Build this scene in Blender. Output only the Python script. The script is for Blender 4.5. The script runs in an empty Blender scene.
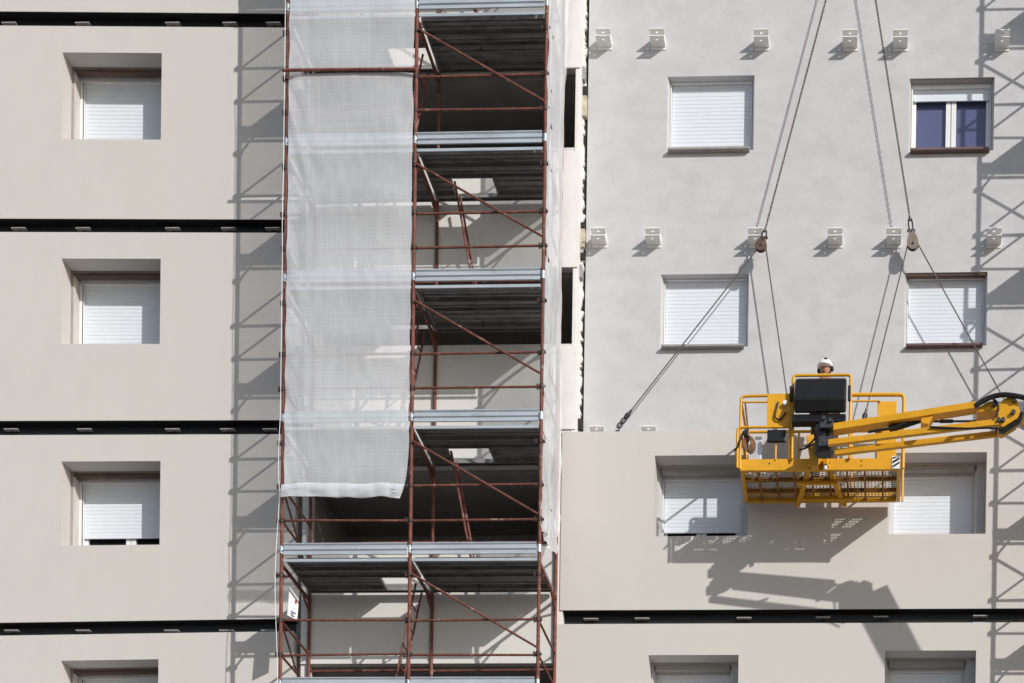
import bpy, math, random
from mathutils import Vector, Matrix
random.seed(7)
C = bpy.data.collections.new('Site'); bpy.context.scene.collection.children.link(C)
scene = bpy.context.scene
R = math.radians

# ------------------------------------------------------------------ camera
CP = [8.00002, -24.72226, 1.6, -0.01008, 0.04559, 0.01564, 1698.60999, 298.55691, 1024.74784]
def rot():
    a, b, c = CP[3], CP[4], CP[5]
    Ry = Matrix(((math.cos(b), math.sin(b), 0), (-math.sin(b), math.cos(b), 0), (0, 0, 1)))
    Rp = Matrix(((1, 0, 0), (0, math.cos(a), math.sin(a)), (0, -math.sin(a), math.cos(a))))
    Rr = Matrix(((math.cos(c), 0, math.sin(c)), (0, 1, 0), (-math.sin(c), 0, math.cos(c))))
    return (Rr @ Rp @ Ry).transposed()
MR = rot()
def U(u, v, Y):
    """survey point: the photo's pixel (u, v) measured on the real plane y = Y"""
    d = MR @ Vector(((u - 512 - CP[7]) / CP[6], 1, -(v - 341.5 - CP[8]) / CP[6]))
    t = (Y - CP[1]) / d.y
    return Vector((CP[0], CP[1], CP[2])) + d * t
cam = bpy.data.objects.new('camera', bpy.data.cameras.new('camera')); scene.collection.objects.link(cam)
M3 = Matrix((MR.col[0], MR.col[2], -MR.col[1])).transposed()
cam.matrix_world = Matrix.Translation(CP[:3]) @ M3.to_4x4()
cam.data.sensor_width = 36; cam.data.lens = CP[6] / 1024 * 36
cam.data.shift_x = -CP[7] / 1024; cam.data.shift_y = CP[8] / 1024
cam.data.clip_end = 2000
scene.camera = cam

# ------------------------------------------------------------------ materials
def mat(name, col, rough=.7, metal=0., var=.06, scale=4., bump=0., bscale=60., col2=None, c2amt=.5, c2scale=8., c2thr=.55, spec=.4, stretch=(1, 1, 1)):
    m = bpy.data.materials.new(name); m.use_nodes = True
    nt = m.node_tree; N = nt.nodes; L = nt.links
    b = N['Principled BSDF']; b.inputs['Roughness'].default_value = rough; b.inputs['Metallic'].default_value = metal
    b.inputs['Specular IOR Level'].default_value = spec
    tc = N.new('ShaderNodeTexCoord'); mp = N.new('ShaderNodeMapping'); L.new(tc.outputs['Object'], mp.inputs[0]); mp.inputs['Scale'].default_value = stretch
    n = N.new('ShaderNodeTexNoise'); n.inputs['Scale'].default_value = scale; n.inputs['Detail'].default_value = 6; n.inputs['Roughness'].default_value = .6
    L.new(mp.outputs[0], n.inputs['Vector'])
    r = N.new('ShaderNodeMapRange'); r.inputs[1].default_value = .3; r.inputs[2].default_value = .7; r.inputs[3].default_value = 1 - var; r.inputs[4].default_value = 1 + var
    L.new(n.outputs['Fac'], r.inputs[0])
    mx = N.new('ShaderNodeMix'); mx.data_type = 'RGBA'; mx.blend_type = 'MULTIPLY'; mx.inputs[0].default_value = 1
    mx.inputs[6].default_value = (*col, 1); L.new(r.outputs[0], mx.inputs[7])
    out = mx.outputs[2]
    if col2:
        n2 = N.new('ShaderNodeTexNoise'); n2.inputs['Scale'].default_value = c2scale; n2.inputs['Detail'].default_value = 8; n2.inputs['Roughness'].default_value = .65
        L.new(mp.outputs[0], n2.inputs['Vector'])
        r2 = N.new('ShaderNodeMapRange'); r2.inputs[1].default_value = c2thr; r2.inputs[2].default_value = c2thr + .1; r2.inputs[4].default_value = c2amt
        L.new(n2.outputs['Fac'], r2.inputs[0])
        m2 = N.new('ShaderNodeMix'); m2.data_type = 'RGBA'; L.new(r2.outputs[0], m2.inputs[0]); L.new(out, m2.inputs[6]); m2.inputs[7].default_value = (*col2, 1)
        out = m2.outputs[2]
    L.new(out, b.inputs['Base Color'])
    if bump:
        n3 = N.new('ShaderNodeTexNoise'); n3.inputs['Scale'].default_value = bscale; n3.inputs['Detail'].default_value = 4
        L.new(mp.outputs[0], n3.inputs['Vector'])
        bp = N.new('ShaderNodeBump'); bp.inputs['Strength'].default_value = bump; bp.inputs['Distance'].default_value = .01
        L.new(n3.outputs['Fac'], bp.inputs['Height']); L.new(bp.outputs[0], b.inputs['Normal'])
    return m

M = {}
M['panel'] = mat('beige_plaster', (.59, .558, .522), .9, var=.035, scale=.9, bump=.12, bscale=90, col2=(.555, .524, .489), c2amt=.45, c2scale=.9, c2thr=.5, stretch=(1, 1, .3))
M['grey'] = mat('grey_skim_coat', (.535, .53, .535), .9, var=.06, scale=2.6, bump=.2, bscale=25, col2=(.475, .47, .475), c2amt=.55, c2scale=2.2, c2thr=.52, stretch=(1, 1, 1.5))
M['white_wall'] = mat('white_plaster', (.74, .725, .70), .9, var=.05, scale=3, bump=.3, bscale=18, col2=(.60, .57, .53), c2amt=.35, c2scale=7, c2thr=.6)
M['parapet'] = mat('pale_parapet_plaster', (.66, .645, .615), .9, var=.05, scale=2.5, bump=.1, bscale=30, col2=(.55, .54, .52), c2amt=.4, c2scale=5, c2thr=.55, stretch=(1, 1, .25))
M['concrete'] = mat('raw_concrete', (.36, .34, .32), .9, var=.12, scale=3, bump=.3, bscale=20)
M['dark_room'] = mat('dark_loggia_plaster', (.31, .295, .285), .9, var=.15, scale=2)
M['black'] = mat('black_membrane', (.012, .012, .013), .45, var=.5, scale=12, bump=.4, bscale=9, stretch=(.3, 1, 1))
M['galv_plate'] = mat('pale_zinc_plate', (.86, .85, .83), .6, .0, var=.06, scale=8)
M['clip'] = mat('grey_zinc_plate', (.40, .385, .365), .5, .2, var=.1, scale=10)
M['shutter'] = mat('white_aluminium_slats', (.70, .735, .785), .45, var=.02, scale=2)
M['frame'] = mat('white_pvc', (.80, .80, .80), .35, var=.03)
M['glass'] = mat('window_glass', (.10, .11, .21), .04, var=.0, spec=1.)
M['glass_dark'] = mat('dark_window_glass', (.015, .015, .018), .05, var=.0, spec=.6)
M['wood'] = mat('old_brown_wood', (.12, .08, .06), .8, var=.3, scale=9, stretch=(.3, 1, 1), col2=(.30, .27, .24), c2amt=.6, c2scale=6, c2thr=.6)
M['oldframe'] = mat('weathered_white_frame', (.60, .58, .55), .7, var=.12, scale=6, col2=(.30, .19, .12), c2amt=.6, c2scale=9, c2thr=.63, stretch=(1, 1, .3))
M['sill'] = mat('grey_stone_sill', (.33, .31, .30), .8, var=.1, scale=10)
M['red_sill'] = mat('reddish_sill', (.16, .105, .10), .7, var=.1, scale=10)
M['red_steel'] = mat('red_oxide_steel', (.165, .055, .038), .7, .0, var=.4, scale=10, bump=.25, bscale=80, col2=(.44, .33, .28), c2amt=.8, c2scale=9, c2thr=.585)
M['galv'] = mat('galvanised_steel', (.50, .545, .585), .45, .35, var=.12, scale=5, stretch=(.4, 2, 2), col2=(.36, .38, .39), c2amt=.5, c2scale=7, c2thr=.57)
M['deck'] = mat('weathered_steel_plank', (.27, .265, .255), .6, .3, var=.25, scale=6, stretch=(.5, 2, 2), col2=(.14, .12, .105), c2amt=.6, c2scale=7, c2thr=.52)
M['yellow'] = mat('yellow_machine_paint', (.74, .36, .012), .45, var=.08, scale=5, col2=(.30, .15, .03), c2amt=.6, c2scale=17, c2thr=.61, bump=.06, bscale=30)
M['shaded_grimy'] = mat('shaded_grimy_orange_steel', (.30, .135, .016), .7, var=.3, scale=9, col2=(.10, .055, .025), c2amt=.7, c2scale=7, c2thr=.5)  # yellow paint browned to hold the underside's shade, plus random grime blotches
M['grating'] = mat('dirty_zinc_grating', (.42, .39, .34), .7, .2, var=.3, scale=6, col2=(.34, .19, .06), c2amt=.5, c2scale=5, c2thr=.55)
M['plastic'] = mat('black_plastic', (.008, .0083, .009), .45, var=.2, scale=6)
M['rubber'] = mat('black_rubber', (.012, .012, .013), .55, var=.2)
M['dark_metal'] = mat('greasy_dark_metal', (.055, .055, .062), .5, .5, var=.4, scale=20, col2=(.25, .25, .27), c2amt=.5, c2scale=16, c2thr=.6)
M['coupler'] = mat('rusty_coupler', (.07, .04, .032), .65, .3, var=.4, scale=20)
M['chain'] = mat('chain_steel', (.07, .055, .045), .5, .6, var=.4, scale=20)
M['cable'] = mat('wire_rope_steel', (.14, .125, .115), .5, .5, var=.2, scale=30)
M['block_rust'] = mat('rusty_block_steel', (.13, .075, .055), .7, .2, var=.3, scale=14, col2=(.26, .17, .13), c2amt=.5, c2scale=14, c2thr=.55)
M['block_grey'] = mat('grey_brown_block_steel', (.235, .195, .16), .7, .2, var=.2, scale=14)
M['alu'] = mat('aluminium', (.62, .65, .69), .4, .5, var=.08)
M['helmet'] = mat('white_helmet', (.82, .82, .82), .3, var=.01)
M['skin'] = mat('skin', (.42, .21, .14), .55, var=.05)
M['hair'] = mat('dark_hair', (.035, .022, .016), .7, var=.2)
M['shirt'] = mat('pale_work_shirt', (.52, .47, .46), .9, var=.08, scale=10)
M['trousers'] = mat('brown_work_trousers', (.10, .065, .05), .9, var=.15, scale=10)
M['boot'] = mat('dark_boots', (.03, .025, .022), .7)
M['sling'] = mat('brown_rope', (.20, .10, .055), .9, var=.3, scale=30)
M['white_sign'] = mat('white_board', (.82, .83, .84), .5, var=.02)
M['red_ink'] = mat('red_print', (.55, .03, .03), .5, var=.0)
M['blue_ink'] = mat('blue_print', (.04, .12, .5), .5, var=.0)
M['black_ink'] = mat('black_print', (.015, .015, .015), .5, var=.0)
M['ground'] = mat('compacted_gravel', (.175, .17, .165), .95, var=.2, scale=1.5, bump=.4, bscale=30)
M['road'] = mat('asphalt', (.055, .055, .056), .9, var=.2, scale=6)
M['roof'] = mat('roof_gravel', (.3, .29, .28), .95, var=.15)
M['debris'] = mat('torn_insulation', (.50, .44, .34), .95, var=.3, scale=12, bump=.8, bscale=25)
M['joint'] = mat('open_joint', (.03, .027, .024), .95, var=.4, scale=8)

def net_material():
    m = bpy.data.materials.new('white_woven_netting'); m.use_nodes = True
    nt = m.node_tree; N = nt.nodes; L = nt.links; N.clear()
    out = N.new('ShaderNodeOutputMaterial'); tr = N.new('ShaderNodeBsdfTransparent')
    df = N.new('ShaderNodeBsdfDiffuse'); tl = N.new('ShaderNodeBsdfTranslucent')
    tc = N.new('ShaderNodeTexCoord')
    def noise(sc, scale, det=4):
        mp = N.new('ShaderNodeMapping'); mp.inputs['Scale'].default_value = sc; L.new(tc.outputs['Object'], mp.inputs[0])
        n = N.new('ShaderNodeTexNoise'); n.inputs['Scale'].default_value = scale; n.inputs['Detail'].default_value = det; L.new(mp.outputs[0], n.inputs['Vector']); return n.outputs['Fac']
    def math_(op, a, b):
        n = N.new('ShaderNodeMath'); n.operation = op
        for i, x in enumerate((a, b)):
            if isinstance(x, (int, float)): n.inputs[i].default_value = x
            else: L.new(x, n.inputs[i])
        return n.outputs[0]
    weft = noise((1.2, 1.2, 45), 1.0, 3); warp = noise((45, 45, .6), 1.0, 3); cloud = noise((1, 1, 1), 1.6, 5)
    s = math_('ADD', math_('MULTIPLY', weft, .12), math_('ADD', math_('MULTIPLY', warp, .06), math_('MULTIPLY', cloud, .14)))
    def wave(d, sc, amp):
        wv = N.new('ShaderNodeTexWave'); wv.bands_direction = d; wv.inputs['Scale'].default_value = sc; wv.inputs['Distortion'].default_value = .6; wv.inputs['Detail'].default_value = 2
        L.new(tc.outputs['Object'], wv.inputs['Vector']); return math_('MULTIPLY', math_('POWER', wv.outputs['Fac'], 6.0), amp)
    s = math_('ADD', s, math_('ADD', wave('Z', 6.1, .035), wave('X', 4.6, .022)))
    fac = math_('ADD', s, .43)          # cover of the threads, about 0.6
    df.inputs[0].default_value = (.90, .92, .955, 1); tl.inputs[0].default_value = (.90, .92, .955, 1)
    m1 = N.new('ShaderNodeMixShader'); m1.inputs[0].default_value = .27; L.new(df.outputs[0], m1.inputs[1]); L.new(tl.outputs[0], m1.inputs[2])
    m2 = N.new('ShaderNodeMixShader'); L.new(fac, m2.inputs[0]); L.new(tr.outputs[0], m2.inputs[1]); L.new(m1.outputs[0], m2.inputs[2])
    L.new(m2.outputs[0], out.inputs[0]); return m
M['net'] = net_material()

# ------------------------------------------------------------------ mesh helpers
class MB:
    def __init__(s): s.v = []; s.f = []
    def add(s, vs, fs):
        o = len(s.v); s.v += [Vector(x) for x in vs]; s.f += [tuple(i + o for i in f) for f in fs]; return s
    def box(s, a, b):
        x0, y0, z0 = [min(p, q) for p, q in zip(a, b)]; x1, y1, z1 = [max(p, q) for p, q in zip(a, b)]
        return s.add([(x0, y0, z0), (x1, y0, z0), (x1, y1, z0), (x0, y1, z0), (x0, y0, z1), (x1, y0, z1), (x1, y1, z1), (x0, y1, z1)],
                     [(3, 2, 1, 0), (4, 5, 6, 7), (0, 1, 5, 4), (1, 2, 6, 5), (2, 3, 7, 6), (3, 0, 4, 7)])
    def cbox(s, c, size): return s.box([c[i] - size[i] / 2 for i in range(3)], [c[i] + size[i] / 2 for i in range(3)])
    def tube(s, pts, r, n=8, closed=False, cap=True):
        pts = [Vector(p) for p in pts]; k = len(pts); o = len(s.v)
        rs = r if isinstance(r, (list, tuple)) else [r] * k
        ref = None
        for i, p in enumerate(pts):
            if closed: t = (pts[(i + 1) % k] - pts[i - 1])
            else: t = pts[min(i + 1, k - 1)] - pts[max(i - 1, 0)]
            t.normalize()
            if ref is None: ref = Vector((0, 0, 1)) if abs(t.z) < .9 else Vector((1, 0, 0))
            u = (ref - t * ref.dot(t)); u.normalize(); w = t.cross(u); ref = u
            for j in range(n):
                a = 2 * math.pi * j / n; s.v.append(p + (u * math.cos(a) + w * math.sin(a)) * rs[i])
        for i in range(k if closed else k - 1):
            for j in range(n):
                a = o + i * n + j; b = o + i * n + (j + 1) % n; i2 = (i + 1) % k
                s.f.append((a, b, o + i2 * n + (j + 1) % n, o + i2 * n + j))
        if cap and not closed:
            s.f.append(tuple(o + j for j in range(n))[::-1]); s.f.append(tuple(o + (k - 1) * n + j for j in range(n)))
        return s
    def bar(s, a, b, w, h, up=(0, 0, 1)):
        """rectangular bar from a to b, width w across, height h along up"""
        a = Vector(a); b = Vector(b); t = (b - a).normalized(); u = Vector(up); u = (u - t * u.dot(t)).normalized(); c = t.cross(u)
        vs = [p + c * (sx * w / 2) + u * (sz * h / 2) for p in (a, b) for sx, sz in ((-1, -1), (1, -1), (1, 1), (-1, 1))]
        return s.add(vs, [(0, 1, 2, 3), (7, 6, 5, 4), (0, 4, 5, 1), (1, 5, 6, 2), (2, 6, 7, 3), (3, 7, 4, 0)])
    def prism(s, poly, d):
        """poly: list of 3D points (planar), extruded by vector d"""
        n = len(poly); d = Vector(d); poly = [Vector(p) for p in poly]
        return s.add(poly + [p + d for p in poly], [tuple(range(n))[::-1], tuple(range(n, 2 * n))] + [(i, (i + 1) % n, n + (i + 1) % n, n + i) for i in range(n)])
    def lathe(s, prof, c, axis='z', n=20):
        o = len(s.v); k = len(prof)
        for r, h in prof:
            for j in range(n):
                a = 2 * math.pi * j / n; x, y = r * math.cos(a), r * math.sin(a)
                p = {'z': (x, y, h), 'y': (x, h, y), 'x': (h, x, y)}[axis]; s.v.append(Vector(c) + Vector(p))
        for i in range(k - 1):
            for j in range(n): s.f.append((o + i * n + j, o + i * n + (j + 1) % n, o + (i + 1) * n + (j + 1) % n, o + (i + 1) * n + j))
        s.f.append(tuple(o + j for j in range(n))); s.f.append(tuple(o + (k - 1) * n + j for j in range(n)))
        return s
    def build(s, name, m, parent=None, smooth=False, bevel=0, world=True):
        me = bpy.data.meshes.new(name); off = Vector((0, 0, 0))
        if parent and world:
            q = parent
            while q: off += q.location; q = q.parent
        me.from_pydata([tuple(x - off) for x in s.v], [], s.f); me.update()
        import bmesh
        bm = bmesh.new(); bm.from_mesh(me); bmesh.ops.recalc_face_normals(bm, faces=bm.faces); bm.to_mesh(me); bm.free()
        o = bpy.data.objects.new(name, me); C.objects.link(o); me.materials.append(M[m])
        if smooth:
            for p in me.polygons: p.use_smooth = True
            me.set_sharp_from_angle(angle=R(40))
        if parent: o.parent = parent
        if bevel:
            b = o.modifiers.new('bevel', 'BEVEL'); b.width = bevel; b.segments = 2; b.limit_method = 'ANGLE'
        return o
def tag(o, label=None, cat=None, group=None, kind=None):
    for k, x in (('label', label), ('category', cat), ('group', group), ('kind', kind)):
        if x: o[k] = x
    return o
def thing(name, loc, label, cat, group=None):
    o = bpy.data.objects.new(name, None); C.objects.link(o); o.location = loc; o.empty_display_size = .2
    return tag(o, label, cat, group)
def copy_to(o, parent, loc):
    c = o.copy(); C.objects.link(c); c.parent = parent; c.location = loc; return c
def slab(mb, x0, x1, z0, z1, holes, y0, y1, splay=0.):
    """wall slab between planes y0 (front) and y1 (back) with rectangular holes (hx0,hx1,hz0,hz1)"""
    xs = sorted({x0, x1, *[h[i] for h in holes for i in (0, 1)]}); zs = sorted({z0, z1, *[h[i] for h in holes for i in (2, 3)]})
    xs = [x for x in xs if x0 <= x <= x1]; zs = [z for z in zs if z0 <= z <= z1]
    def inh(x, z): return any(h[0] < x < h[1] and h[2] < z < h[3] for h in holes)
    for i in range(len(xs) - 1):
        for j in range(len(zs) - 1):
            if inh((xs[i] + xs[i + 1]) / 2, (zs[j] + zs[j + 1]) / 2): continue
            a, b, c, d = xs[i], xs[i + 1], zs[j], zs[j + 1]
            mb.add([(a, y0, c), (b, y0, c), (b, y0, d), (a, y0, d)], [(0, 1, 2, 3)])
            if not splay: mb.add([(a, y1, c), (b, y1, c), (b, y1, d), (a, y1, d)], [(3, 2, 1, 0)])
    for a, b, c, d in holes:
        c2, d2 = max(c, z0), min(d, z1); s = splay
        F = [(a, y0, c2), (b, y0, c2), (b, y0, d2), (a, y0, d2)]; B = [(a + s, y1, c2), (b - s, y1, c2), (b - s, y1, d2), (a + s, y1, d2)]
        mb.add(F + B, [(0, 4, 7, 3), (1, 2, 6, 5)] + ([(0, 1, 5, 4)] if c >= z0 else []) + ([(2, 3, 7, 6)] if d <= z1 else []))
    mb.add([(x0, y0, z0), (x1, y0, z0), (x1, y0, z1), (x0, y0, z1), (x0, y1, z0), (x1, y1, z0), (x1, y1, z1), (x0, y1, z1)],
           [(0, 3, 7, 4), (1, 5, 6, 2), (0, 4, 5, 1), (3, 2, 6, 7)])
    return mb
def rect(px, y):
    """(left, right, top, bottom) pixels -> (x0, x1, z0, z1) on plane y"""
    l, r, t, b = px; m = (l + r) / 2; n = (t + b) / 2
    return (U(l, n, y).x, U(r, n, y).x, U(m, b, y).z, U(m, t, y).z)

# ------------------------------------------------------------------ setting
YP, YS = -.30, .21                     # panel face, shutter plane (bare wall face at y = 0)
g = MB().add([(-900, -900, 0), (900, -900, 0), (900, 900, 0), (-900, 900, 0)], [(0, 1, 2, 3)]).build('ground', 'ground'); tag(g, kind='structure')
g = MB().box((-300, -40, .004), (300, -33, .008)).build('road', 'road'); tag(g, kind='structure')

ZT = U(500, 0, 0).z + 3.2              # top of the building
XL, XR = -9.0, 15.0
bld = thing('apartment_building', (2, 0, 0), 'tall apartment building under renovation with grey skimmed right wing, recessed loggias and roller shuttered windows', 'building')

# --- windows list: hole in bare wall (px on y=0), panel opening (px on y=-0.3)
LW = [((62, 161.3, 53.8, 140.2)), ((61.3, 160.2, 259.3, 344.3)), ((61, 160, 461.4, 545)), ((60.8, 158, 659.5, 741))]
left_open = [rect(p, YP) for p in LW]
def inner_left(o):                      # hole in the bare wall behind a left panel opening
    return (o[0] + .03, o[1] + .10, o[2] - .03, o[3] - .015)
left_holes = [inner_left(o) for o in left_open]
PW = [((654.3, 748, 455.3, 536)), ((888, 986.3, 452.5, 534)), ((648, 738, 655, 735)), ((884.5, 975.5, 650.5, 731))]
right_open = [rect(p, YP) for p in PW]
right_in = [(o[0] + .02, o[1] - .12, o[2] - .03, o[3] - .02) for o in right_open]
BW = [((667, 754, 76, 150.5)), ((909, 994, 77.8, 151)), ((660.5, 748.5, 274, 347)), ((904.6, 987, 272.3, 346))]
bare_holes = [rect(p, 0) for p in BW]

YRc = -.28
xl_end = U(299, 400, 0).x               # right end of left wing
xrec = U(303.5, 400, YRc).x             # left end of the recess front
xp = U(578, 210, YRc).x                 # right edge of the white pier
xj = xp + .02                           # grey wing starts after an open joint
mb = slab(MB(), XL, xl_end, .02, ZT, left_holes, 0, .24)
mb.build('wall', 'concrete', bld)['label'] = 'raw concrete wall of the left wing behind the beige panels'
mb = MB()
slab(mb, xj + .05, XR, .02, ZT, bare_holes + right_in, 0, .13, splay=.035)
mb.build('wall', 'grey', bld)['label'] = 'smooth grey skimmed wall of the right wing'
# body of the building behind the facade: rooms are closed by dark back walls, roof on top
mb = MB(); mb.box((XL, 2.0, .02), (XR, 9, ZT)); mb.build('rear_block', 'concrete', bld)
mb = MB(); mb.box((XL, .25, ZT + .002), (XR, 9, ZT + .35)); mb.build('roof', 'roof', bld)
mb = MB()
mb.box((XL, .241, .02), (XL + .2, 1.995, ZT)); mb.box((XR - .2, .241, .02), (XR, 1.995, ZT))
mb.box((xl_end - .25, .25, .02), (xl_end - .004, 1.745, ZT)); mb.box((xj + .1, .25, .02), (xj + .3, 1.745, ZT))
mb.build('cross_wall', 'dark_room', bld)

# --- recess: parapet bands, loggias, white end pier
bands = [(149.5, 267.5), (345, 464.5), (544, 661.5), (741, 858)]
top_beam = (-60, 69)
xpier = U(573.4, 230, YRc).x
xl_open = U(311, 500, YRc).x
ztops = []; zpl_ = U(570, 470, YRc).z; xq_ = U(556, 620, YRc).x
for (t, b) in [top_beam] + bands:
    z1 = U(440, t, YRc).z; z0 = U(440, b, YRc).z; ztops.append((z0, z1))
    mb = MB(); mb.box((xrec, YRc, z0), ((xpier if z0 > zpl_ else xq_) - .004, YRc + .16, z1))
    mb.build('parapet', 'parapet', bld, bevel=.008)
    mb = MB(); mb.box((xrec + .01, YRc - .018, z0 - .035), ((xpier if z0 > zpl_ else xq_) - .004, YRc + .10, z0 - .002)); mb.build('drip_edge', 'parapet', bld)
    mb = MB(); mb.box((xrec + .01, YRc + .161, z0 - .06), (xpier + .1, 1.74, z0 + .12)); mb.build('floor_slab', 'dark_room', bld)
mb = MB(); mb.box((xrec, YRc, .02), (xq_ - .004, YRc + .16, ztops[-1][0] - .9)); mb.build('parapet', 'parapet', bld)
mb = MB(); mb.box((xrec + .004, YRc + .01, .02), (xl_open, YRc + .155, ZT)); mb.build('end_post', 'parapet', bld)
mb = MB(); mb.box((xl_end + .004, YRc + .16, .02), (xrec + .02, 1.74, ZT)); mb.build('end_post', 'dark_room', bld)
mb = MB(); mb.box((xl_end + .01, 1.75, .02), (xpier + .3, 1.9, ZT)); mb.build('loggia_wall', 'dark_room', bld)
for (t, b) in ((70, 150), (267.5, 345), (464.5, 544), (661, 741)):
    d = U(452, (t + b) / 2, 1.7); z0 = U(440, b, YRc).z - .75
    mb = MB(); mb.box((d.x - .75, 1.72, z0), (d.x + .75, 1.749, z0 + 1.25)); mb.build('loggia_door', 'glass_dark', bld)
# white pier standing proud of the grey wall; its sunlit side meets the wall in a broken joint
zpl = U(570, 436, YRc).z; xq = U(562.5, 620, YRc).x
mb = MB(); mb.box((xpier, YRc - .004, zpl), (xp, 1.74, ZT)); mb.box((xq_, YRc - .004, .02), (xq, YRc + .3, zpl - .001)); p = mb.build('end_pier', 'white_wall', bld, bevel=.006); p['label'] = 'white end pier with a broken edge'
def ragged(z0, z1, x, amp, step):
    z = z0; L = []
    while z < z1:
        L.append((x + random.uniform(-amp, amp), z)); z += step * random.uniform(.3, 1.7)
    L.append((x, z1)); return L
for (t, b) in [(-60, 67.5)] + [(151, 267), (346, 429)]:
    za, zb = U(570, b, YRc - .02).z, U(570, t, YRc - .02).z
    L = ragged(za, zb, xp + .008, .005, .25)
    mb = MB(); mb.prism([(xpier - .30, YRc - .022, za)] + [(x, YRc - .022, z) for x, z in L] + [(xpier - .30, YRc - .022, zb)], (0, .0175, 0))
    mb.build('render_coat', 'white_wall', bld)
mb = MB(); mb.box((xp + .002, .03, .02), (xj + .05, .2, ZT)); mb.build('open_joint', 'joint', bld)
# torn plaster skin along the joint: one strip with a ragged edge lying against the pier's side
mb = MB(); L = ragged(.05, ZT, 0, .03, .045)
F = [(xp + .001, -.05, .05)]
pts_ = [(xp + .022 + abs(a) * random.choice((.5, .9, 1.4)) if random.random() < .8 else xp + .006, z) for a, z in L]
mb.prism([(xp + .001, -.03, .05)] + [(x, -.03, z) for x, z in pts_] + [(xp + .001, -.03, ZT)], (0, .055, 0))
mb.build('torn_filling', 'white_wall', bld)
for (u, v, h, k) in ((582.5, 92, 9, 'joint'), (583, 107, 20, 'debris'), (579.5, 226, 5, 'joint'), (579.8, 239, 18, 'debris'), (579.5, 257, 6, 'joint'), (575, 425, 11, 'joint')):
    a = U(u, v + h / 2, -.04); mb = MB(); z1_ = U(u, v - h / 2, -.04).z
    mb.box((xp + .002, -.07, a.z), (xp + .062, .02, z1_)); mb.build('broken_patch', k, bld)

# --- windows (frame > shutter, pane, sill ...) as parts of the building
def slats(mb, x0, x1, z0, z1, y, pitch=.0555):
    n = max(1, round((z1 - z0) / pitch)); p = (z1 - z0) / n
    for i in range(n):
        a = z0 + i * p; prof = [(0, .0045), (.06, .001), (.45, -.001), (.86, .0), (.96, .002), (1., .0045)]
        vs = [(x, y + d, a + t * p) for t, d in prof for x in (x0, x1)]
        mb.add(vs, [(2 * k, 2 * k + 1, 2 * k + 3, 2 * k + 2) for k in range(len(prof) - 1)])
def window(h, ysh, raise_=0., fw=.05, topbox=0., sill=None, kind='closed', old=False, label=None):
    x0, x1, z0, z1 = h
    yf = ysh - .05
    mb = MB()                                     # frame round the hole, its front a little before the shutter
    f = fw
    mb.box((x0 + .002, yf, z0), (x0 + f, ysh + .06, z1 - .002)); mb.box((x1 - f, yf, z0), (x1 - .002, ysh + .06, z1 - .002))
    mb.box((x0 + f + .001, yf + .003, z1 - f - topbox), (x1 - f - .001, ysh + .06, z1 - .002)); mb.box((x0 + f + .001, yf + .003, z0), (x1 - f - .001, ysh + .06, z0 + .03))
    w = mb.build('window', 'oldframe' if old else 'frame', bld)
    if label: w['label'] = label
    a0, a1, b0, b1 = x0 + f, x1 - f, z0 + .03, z1 - f - topbox
    mb = MB(); mb.box((a0, ysh + .085, b0), (a1, ysh + .095, b1)); mb.build('pane', 'glass' if kind == 'open' else 'glass_dark', w)
    mb = MB(); m = (a0 + a1) / 2                  # sash bars
    for xa, xb in ((a0, a0 + .05), (m - .075, m - .004), (m + .004, m + .075), (a1 - .05, a1)): mb.box((xa + .001, ysh + .03, b0), (xb - .001, ysh + .083, b1))
    for xa, xb in ((a0 + .051, m - .076), (m + .076, a1 - .051)): mb.box((xa, ysh + .032, b0), (xb, ysh + .082, b0 + .055)); mb.box((xa, ysh + .032, b1 - .05), (xb, ysh + .082, b1))
    mb.build('sash', 'frame', w)
    mb = MB(); slats(mb, a0 + .004, a1 - .004, b0 + raise_ + .03, b1, ysh)
    mb.box((a0 + .006, ysh - .006, b0 + raise_), (a1 - .006, ysh + .012, b0 + raise_ + .03))
    mb.build('shutter', 'shutter', w)
    mb = MB()
    if raise_ == 0:                               # two small end stops on the bottom rail
        for x in (a0 + .06, a1 - .06): MB().box((x - .012, ysh - .02, b0 + .004), (x + .012, ysh - .007, b0 + .03)).build('end_stop', 'sill', w)
    if sill:
        mb = MB(); mb.box((x0 - .01, -.085, z0 - .036), (x1 - .02, .11, z0 - .002)); mb.build('sill', sill, w, bevel=.006)
    return w
for i, h in enumerate(left_holes):
    w = window(h, YS, raise_=(U(120, 538.6, YS).z - h[2] - .03) if i == 2 else 0, fw=.075, old=False,
               label=('window with its shutter raised a hand above the sash' if i == 2 else None))
    x0, x1, z0, z1 = h
    mb = MB(); mb.box((x0 + .003, .004, z1 - .045), (x1 - .003, .10, z1 - .003)); mb.build('lintel_board', 'wood', w)
    mb = MB(); mb.box((x0 + .003, .004, z0), (x0 + .018, .155, z1 - .05)); mb.build('jamb_board', 'oldframe', w)
    mb = MB(); mb.box((x0 + .066, .150, z0 + .03), (x0 + .0745, .158, z1 - .09)); mb.build('guide_seal', 'wood', w)
for i, h in enumerate(right_in):
    w = window(h, YS, raise_=(U(700, 533.2, YS).z - h[2] - .03) if i == 0 else 0, fw=.055, topbox=.05)
    x0, x1, z0, z1 = h
    mb = MB(); mb.box((x0 + .04, .004, z1 - .075), (x1 - .04, .10, z1 - .003)); mb.build('lintel_board', 'concrete', w)
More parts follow.
